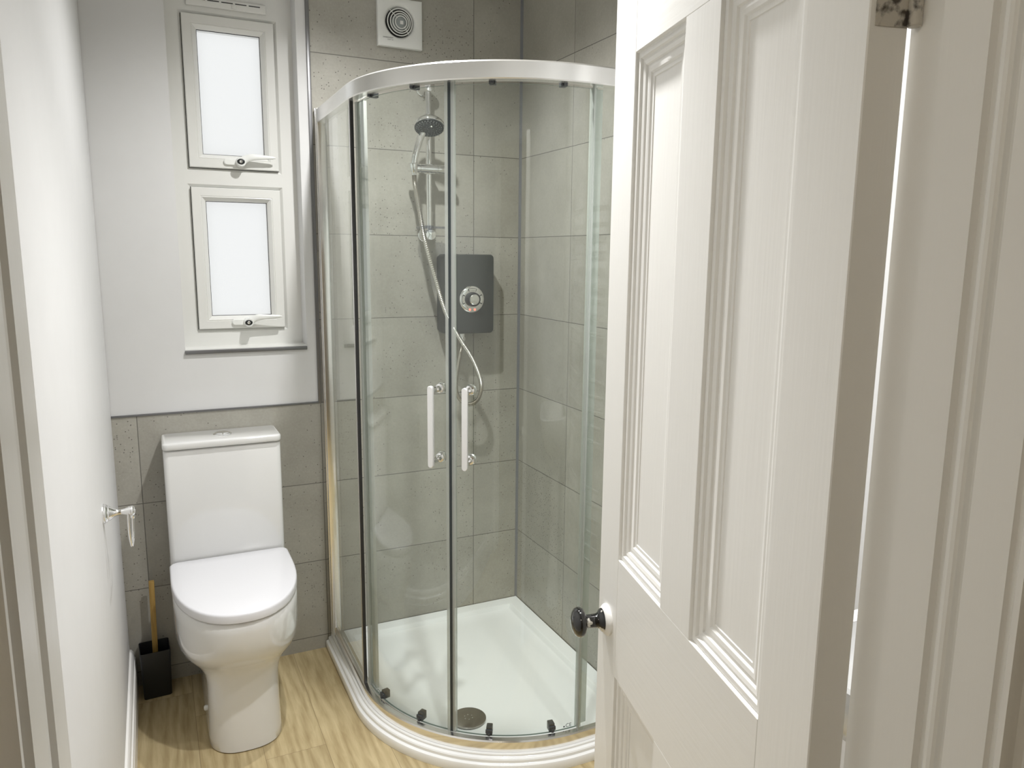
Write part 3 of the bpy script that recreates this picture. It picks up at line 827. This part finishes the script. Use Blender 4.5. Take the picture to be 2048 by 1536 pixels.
# hose: ribbed metal, hanging in a loop from the shower unit up to the handset
ho = BM()
hpts = catmull([(-0.4700, -0.106, 1.770), (-0.4690, -0.110, 1.735), (-0.4560, -0.115, 1.660), (-0.4370, -0.118, 1.545), (-0.3960, -0.118, 1.400), (-0.3560, -0.116, 1.280), (-0.3080, -0.112, 1.195), (-0.2450, -0.105, 1.100), (-0.2080, -0.098, 1.010), (-0.2130, -0.092, 0.955), (-0.2350, -0.088, 0.930), (-0.2680, -0.082, 0.930), (-0.2960, -0.076, 0.962), (-0.3010, -0.070, 1.010), (-0.2900, -0.064, 1.080), (-0.2740, -0.058, 1.140), (-0.2690, -0.054, 1.172)], 40)
fine = []
for a, c in zip(hpts, hpts[1:]): fine += [a, (a+c)*0.5]
fine.append(hpts[-1])
tube(ho, fine, lambda i: 0.0080 + 0.0010*math.cos(i*PI/2), 12)
tag(part('shower_hose', ho, M['hose'], ang=60), 'ribbed silver shower hose looping below the grey shower unit', 'shower hose')

# electric shower unit
un = empty('electric_shower', (-0.2525, -0.002, 1.348), 'charcoal electric shower unit with round chrome dial on tiled wall', 'electric shower')
b = BM()
lp = rrect(-0.2525, 1.3485, 0.2010, 0.2970, 0.014, 6)
def scl(p, s): return (-0.2525+(p[0]+0.2525)*s, 1.3485+(p[1]-1.3485)*s)
rings(b, [[(p[0], -0.0005, p[1]) for p in [scl(q, 0.97) for q in lp]], [(p[0], -0.020, p[1]) for p in [scl(q, 0.97) for q in lp]], [(p[0], -0.022, p[1]) for p in lp], [(p[0], -0.084, p[1]) for p in lp], [(p[0], -0.0885, p[1]) for p in [scl(q, 0.985) for q in lp]], [(p[0], -0.0900, p[1]) for p in [scl(q, 0.955) for q in lp]]])
part('casing', b, M['anthracite'], un, ang=30)
dx, dz = -0.2440, 1.3300
b = BM(); lathe(b, (dx, -0.0895, dz), (0, -1, 0), [(0, 0.0500), (0.003, 0.0500), (0.006, 0.0475), (0.0075, 0.0440), (0.0070, 0.0290), (0.0070, 0.0)], 56)
bz = part('dial_plate', b, M['chrome'], un)
for k, a0 in enumerate((90, 180, 0)):
    b = BM()
    n = 12; pts_o = []; pts_i = []
    for j in range(n+1):
        a = math.radians(a0-26+52*j/n)
        pts_o.append((dx+0.0425*math.cos(a), dz+0.0425*math.sin(a))); pts_i.append((dx+0.0325*math.cos(a), dz+0.0325*math.sin(a)))
    lp = pts_o+pts_i[::-1]
    cx_ = sum(p[0] for p in lp)/len(lp); cz_ = sum(p[1] for p in lp)/len(lp)
    rings(b, [[(p[0], -0.0960, p[1]) for p in lp], [(p[0], -0.0975, p[1]) for p in lp]])
    bt = part('button_surround', b, M['blackplastic'], un)
    b = BM(); lp2 = [(cx_+(p[0]-cx_)*0.86, cz_+(p[1]-cz_)*0.80) for p in lp]
    rings(b, [[(p[0], -0.0970, p[1]) for p in lp2], [(p[0], -0.0990, p[1]) for p in lp2]])
    part('button', b, M['chrome'], bt)
b = BM(); lathe(b, (dx+0.001, -0.0960, dz), (0, -1, 0), [(0, 0.0275), (0.010, 0.0270), (0.018, 0.0255), (0.019, 0.0235), (0.0185, 0.0190)], 44)
kn = part('dial_ring', b, M['blackplastic'], un)
b = BM(); lathe(b, (dx+0.001, -0.1120, dz), (0, -1, 0), [(0, 0.0200), (0.004, 0.0195), (0.006, 0.0170), (0.0065, 0.0)], 40)
part('dial_cap', b, M['chrome'], kn)
for ox in (-0.010, 0.010):
    b = BM(); lathe(b, (dx+ox, -0.0962, dz-0.0385), (0, -1, 0), [(0, 0.0050), (0.0015, 0.0045), (0.002, 0)], 16)
    part('indicator_light', b, M['led'], un)['label'] = 'glowing red indicator light'
b = BM(); cyl(b, (-0.2690, -0.054, 1.160), (-0.2690, -0.054, 1.202), 0.0105, 24, 0.001); cyl(b, (-0.2690, -0.054, 1.172), (-0.2690, -0.054, 1.184), 0.0125, 6)
part('outlet', b, M['chrome'], un)

# ------------------------------------------------------------------ extractor fan
fx0, fx1, fz0, fz1 = -0.5665, -0.4045, 2.213, 2.375
fan = empty('extractor_fan', ((fx0+fx1)/2, -0.002, (fz0+fz1)/2), 'square white extractor fan with round spiral grille high on tiled wall', 'extractor fan')
fcx, fcz = -0.486, 2.298
b = BM()
n = 48
def sq(a, hw, hh):
    c, s = math.cos(a), math.sin(a); k = min(hw/abs(c) if abs(c) > 1e-6 else 9, hh/abs(s) if abs(s) > 1e-6 else 9)
    return c*k, s*k
angs = sorted({2*PI*i/n for i in range(n)} | {math.atan2(s2*(fz1-fz0)/2, s1*(fx1-fx0)/2) % (2*PI) for s1 in (1, -1) for s2 in (1, -1)})
ccx, ccz = (fx0+fx1)/2, (fz0+fz1)/2
def sqloop(y, ins): return [(ccx+sq(a, (fx1-fx0)/2-ins, (fz1-fz0)/2-ins)[0], y, ccz+sq(a, (fx1-fx0)/2-ins, (fz1-fz0)/2-ins)[1]) for a in angs]
def ciloop(y, r): return [(fcx+r*math.cos(a), y, fcz+r*math.sin(a)) for a in angs]
rings(b, [sqloop(-0.0005, 0), sqloop(-0.016, 0), sqloop(-0.0185, 0.002), sqloop(-0.0195, 0.005), ciloop(-0.0195, 0.0600), ciloop(-0.0185, 0.0575), ciloop(-0.012, 0.0520), ciloop(-0.003, 0.0490)], cap0=False, cap1=False)
part('fascia', b, M['plastic'], fan, ang=30)
b = BM(); lathe(b, (fcx, -0.0004, fcz), (0, -1, 0), [(0, 0.0495), (0.001, 0.0495), (0.0012, 0)], 40)
part('duct_back', b, M['gasket'], fan)
b = BM()
for k, (r, ox) in enumerate(((0.0445, 0.001), (0.0360, 0.0035), (0.0285, 0.0060), (0.0205, 0.0075))):
    pts = [(fcx+ox*0.6+r*math.cos(2*PI*i/40), -0.0145-0.0005*k, fcz+r*math.sin(2*PI*i/40)) for i in range(41)]
    tube(b, pts, 0.0020, 8)
part('grille', b, M['plastic'], fan)
for a in (math.radians(132), math.radians(-48)):
    b = BM(); cyl(b, (fcx+0.0545*math.cos(a), -0.0115, fcz+0.0545*math.sin(a)), (fcx+0.017*math.cos(a)+0.004, -0.0145, fcz+0.017*math.sin(a)), 0.0013, 8)
    part('grille_spoke', b, M['plastic'], fan)
b = BM(); lathe(b, (fcx+0.002, -0.0015, fcz), (0, -1, 0), [(0, 0.030), (0.005, 0.030), (0.008, 0.026), (0.0105, 0.014), (0.011, 0)], 32)
part('motor_hub', b, M['nozzle'], fan)
b = BM(); box(b, (fcx+0.001, -0.0155, fcz-0.006), (fcx+0.013, -0.0125, fcz+0.006), 0.001)
part('hub_cap', b, M['plastic'], fan)
b = BM()
text_mesh(b, 'ENVIROVENT', 0.0062, (fx0+0.036, -0.0198, fz0+0.0265), (1, 0, 0), (0, 0, 1))
text_mesh(b, 'SILENT 100', 0.0042, (fx0+0.044, -0.0198, fz0+0.0205), (1, 0, 0), (0, 0, 1))
part('printed_name', b, M['ink'], fan)
b = BM(); lathe(b, (fx0+0.015, -0.0195, fz0+0.090), (0, -1, 0), [(0, 0.0022), (0.001, 0.0018), (0.0012, 0)], 12)
part('pilot_light', b, M['plastic'], fan)

# ------------------------------------------------------------------ toilet
XC = -1.1525
toilet = empty('toilet', (XC, -0.3, 0), 'white close-coupled toilet with square cistern and closed lid under the window', 'toilet')
def dloop(hw, yb, yf, z, ystr=None, ex=2.15, n=30, xc=XC, rb=0.012):
    """D outline: straight sides from the back, super-elliptic front"""
    if ystr is None: ystr = yf + (yb-yf)*0.56
    P = []
    for k in range(n+1):
        a = PI*k/n
        c, s = math.cos(a), math.sin(a)
        P.append((xc + hw*math.copysign(abs(c)**(2/ex), c), ystr - (ystr-yf)*abs(s)**(2/ex), z))
    P += [(xc-hw, (ystr+yb)/2, z), (xc-hw, yb-rb, z), (xc-hw+rb*0.3, yb-rb*0.3, z), (xc-hw+rb, yb, z), (xc+hw-rb, yb, z), (xc+hw-rb*0.3, yb-rb*0.3, z), (xc+hw, yb-rb, z), (xc+hw, (ystr+yb)/2, z)]
    return P
b = BM()
secs = [(0.1060, -0.520, 0.0, 0), (0.1085, -0.5265, 0.004, 0), (0.1080, -0.5255, 0.030, 0), (0.1055, -0.519, 0.110, 0), (0.1050, -0.517, 0.180, 0), (0.1060, -0.518, 0.205, 0.25), (0.1110, -0.523, 0.228, 0.65), (0.1250, -0.539, 0.246, 0.95), (0.1450, -0.561, 0.260, 1), (0.1640, -0.585, 0.277, 1), (0.1760, -0.604, 0.300, 1), (0.1815, -0.615, 0.328, 1), (0.1835, -0.6200, 0.365, 0.8), (0.1838, -0.6220, 0.410, 0.35), (0.1835, -0.6220, 0.4590, 0), (0.1800, -0.618, 0.4625, 0)]
rings(b, [[(x, y, z + w*0.21*(-0.37-y)) for x, y, z in dloop(hw, -0.006, yf, z, ystr=(-0.415 if hw < 0.12 else -0.415 + (hw-0.12)/0.0640*0.123), ex=2.5 if hw < 0.12 else 2.3)] for hw, yf, z, w in secs])
pan = part('pan', b, M['porcelain'], toilet, ang=50)
b = BM(); lathe(b, (XC-0.107, -0.32, 0.052), (-1, 0, 0), [(-0.004, 0.0085), (0.004, 0.0085), (0.007, 0.006), (0.008, 0)], 18)
part('fixing_cap', b, M['plastic'], pan)
def rbox(bm, x0, x1, y0, y1, z0, z1, r, e, topin=0.0):
    cx_, cy_ = (x0+x1)/2, (y0+y1)/2
    def lp(s, z): return [(p[0], p[1], z) for p in rrect(cx_, cy_, (x1-x0)-2*s, (y1-y0)-2*s, max(r-s, 0.002), 5)]
    rings(bm, [lp(e, z0), lp(e*0.3, z0+e*0.3), lp(0, z0+e), lp(0, z1-e), lp(e*0.3, z1-e*0.3), lp(e, z1)])
b = BM(); rbox(b, XC-0.1820, XC+0.1820, -0.157, -0.004, 0.4635, 0.8660, 0.016, 0.004)
cis = part('cistern', b, M['porcelain'], toilet, ang=50)
b = BM(); rbox(b, XC-0.1840, XC+0.1840, -0.166, -0.003, 0.8690, 0.8925, 0.018, 0.006)
cl = part('cistern_lid', b, M['porcelain'], toilet, ang=50)
b = BM(); lathe(b, (XC+0.004, -0.085, 0.8915), (0, 0, 1), [(0, 0.0300), (0.003, 0.0300), (0.005, 0.0270), (0.0055, 0.0245)], 40)
fb = part('flush_button', b, M['chrome'], cl)
b = BM()
for s in (-1, 1):
    P = [(XC+0.004+s*0.0012+s*0.0225*math.sin(PI*k/14), -0.085+0.0225*math.cos(PI*k/14)) for k in range(15)]
    c = (XC+0.004+s*0.008, -0.085)
    rings(b, [[(p[0], p[1], 0.8950) for p in P], [(p[0], p[1], 0.8985) for p in P], [(c[0]+(p[0]-c[0])*0.8, c[1]+(p[1]-c[1])*0.85, 0.9000) for p in P]])
part('flush_button_half', b, M['chrome'], cl)
b = BM()
rings(b, [dloop(0.1795, -0.170, -0.619, 0.4630, ystr=-0.292, ex=2.25, rb=0.02), dloop(0.1800, -0.170, -0.620, 0.4665, ystr=-0.292, ex=2.25, rb=0.02)])
part('seat', b, M['seat'], toilet, ang=50)
b = BM()
LS = [(0.1835, -0.6260, 0.4665, 0), (0.1855, -0.6285, 0.4680, 0), (0.1860, -0.6290, 0.4720, 0), (0.1858, -0.6288, 0.4880, 0), (0.1848, -0.6275, 0.4920, 0), (0.1825, -0.6250, 0.4942, 0), (0.1790, -0.6205, 0.4950, 0), (0.1000, -0.5200, 0.4955, 0)]
rings(b, [dloop(hw, -0.162 - (0.1858-hw)*0.6, yf, z, ystr=-0.292, ex=2.25, rb=0.022) for hw, yf, z, _ in LS])
part('seat_lid', b, M['seat'], toilet, ang=50)

# ------------------------------------------------------------------ toilet brush
tb = empty('toilet_brush', (-1.402, -0.058, 0), 'black square toilet brush pot with upright bamboo handle beside toilet', 'toilet brush', rz=math.radians(3))
b = BM()
def sqr(hw, z): return [(p[0], p[1], z) for p in rrect(0, 0, 2*hw, 2*hw, 0.007, 4)]
rings(b, [sqr(0.0420, 0), sqr(0.0432, 0.002), sqr(0.0475, 0.164), sqr(0.0468, 0.1665), sqr(0.0455, 0.1665), sqr(0.0448, 0.164), sqr(0.0405, 0.010)])
part('pot', b, M['blackplastic'], tb, local=True)
b = BM(); box(b, (-0.0085, -0.0085, 0.10), (0.0085, 0.0085, 0.402), 0.002)
hb = part('brush_handle', b, M['bamboo'], tb, local=True)
hb.rotation_euler = (0, math.radians(0.8), 0); hb['label'] = 'square bamboo handle'
b = BM(); lathe(b, (0, 0, 0.012), (0, 0, 1), [(0, 0.020), (0.012, 0.034), (0.07, 0.036), (0.085, 0.020), (0.095, 0.008)], 24)
part('brush_head', b, M['blackplastic'], tb, local=True)

# ------------------------------------------------------------------ toilet roll holder on the left wall
th = empty('toilet_roll_holder', (XL, -0.69, 0.853), 'chrome empty toilet roll holder on the white left wall', 'toilet roll holder')
b = BM(); lathe(b, (XL-0.0005, -0.69, 0.853), (1, 0, 0), [(0, 0.0250), (0.004, 0.0250), (0.0055, 0.0225), (0.008, 0.0230), (0.011, 0.0205), (0.0125, 0.0180), (0.015, 0.0185), (0.018, 0.0165), (0.026, 0.0105), (0.036, 0.0068), (0.044, 0.0064), (0.052, 0.0082), (0.060, 0.0115), (0.062, 0.0118)], 32)
part('wall_post', b, M['chrome'], th)
b = BM(); lathe(b, (XL+0.0610, -0.69, 0.853), (1, 0, 0), [(0, 0.0100), (0.002, 0.0122), (0.006, 0.0125), (0.010, 0.0095), (0.0115, 0.004), (0.0118, 0)], 28)
part('end_cap', b, M['chrome'], th)
b = BM(); x0 = XL+0.0575
tube(b, catmull([(x0, -0.697, 0.853), (x0-0.001, -0.698, 0.830), (x0-0.001, -0.695, 0.790), (x0+0.001, -0.688, 0.764), (x0+0.002, -0.675, 0.757), (x0+0.003, -0.640, 0.757), (x0+0.004, -0.628, 0.764), (x0+0.005, -0.622, 0.785), (x0+0.006, -0.620, 0.812)], 8), 0.0033, 12)
lathe(b, (x0+0.006, -0.620, 0.810), (0, 0, 1), [(0, 0.0033), (0.003, 0.0050), (0.008, 0.0050), (0.010, 0.003), (0.0102, 0)], 16)
part('roll_arm', b, M['chrome'], th)

# ------------------------------------------------------------------ behind the door: towel radiator and basin
tr_ = empty('towel_radiator', (-0.06, -1.36, 0.40), 'chrome ladder towel radiator on the right wall beyond the shower', 'towel radiator')
for y in (-1.16, -1.58):
    b = BM(); cyl(b, (-0.065, y, 0.42), (-0.065, y, 1.72), 0.015, 20, 0.003); part('upright', b, M['chrome'], tr_)
    for z in (0.55, 1.60):
        b = BM(); cyl(b, (-0.065, y, z), (0.002, y, z), 0.010, 14); part('wall_stay', b, M['chrome'], tr_)
for z in (1.64, 1.59, 1.54, 1.49, 1.40, 1.35, 1.30, 1.25, 1.20, 1.10, 1.05, 1.00, 0.95, 0.90, 0.74, 0.69, 0.64, 0.59, 0.54, 0.49):
    b = BM(); cyl(b, (-0.070, -1.58, z), (-0.070, -1.16, z), 0.0095, 14); part('rung', b, M['chrome'], tr_)

bs = empty('wash_basin', (-0.20, -2.02, 0), 'white ceramic pedestal basin behind the open door', 'basin')
b = BM()
def bl(hw, hd, z, cy=-2.025):
    return [(-0.003-hd*2+hd*2*(1-1)+p[0]+hd, cy+p[1], z) for p in rrect(0, 0, hd*2, hw*2, min(hw, hd)*0.45, 6)]
rings(b, [bl(0.10, 0.13, 0.66), bl(0.17, 0.18, 0.72), bl(0.195, 0.205, 0.79), bl(0.198, 0.210, 0.845), bl(0.194, 0.207, 0.850), bl(0.165, 0.175, 0.848), bl(0.150, 0.160, 0.80), bl(0.09, 0.11, 0.745)])
part('bowl', b, M['porcelain'], bs)
b = BM()
rings(b, [[(-0.16+p[0], -2.025+p[1], z) for p in rrect(0, 0, w, w*1.05, w*0.35, 6)] for w, z in ((0.21, 0.0), (0.20, 0.03), (0.16, 0.2), (0.15, 0.5), (0.19, 0.67))])
part('pedestal', b, M['porcelain'], bs)
b = BM(); cyl(b, (-0.045, -2.025, 0.848), (-0.045, -2.025, 0.95), 0.017, 20, 0.003); tube(b, catmull([(-0.045, -2.025, 0.93), (-0.09, -2.025, 0.945), (-0.14, -2.025, 0.925)], 6), 0.011, 12)
part('tap', b, M['chrome'], bs)
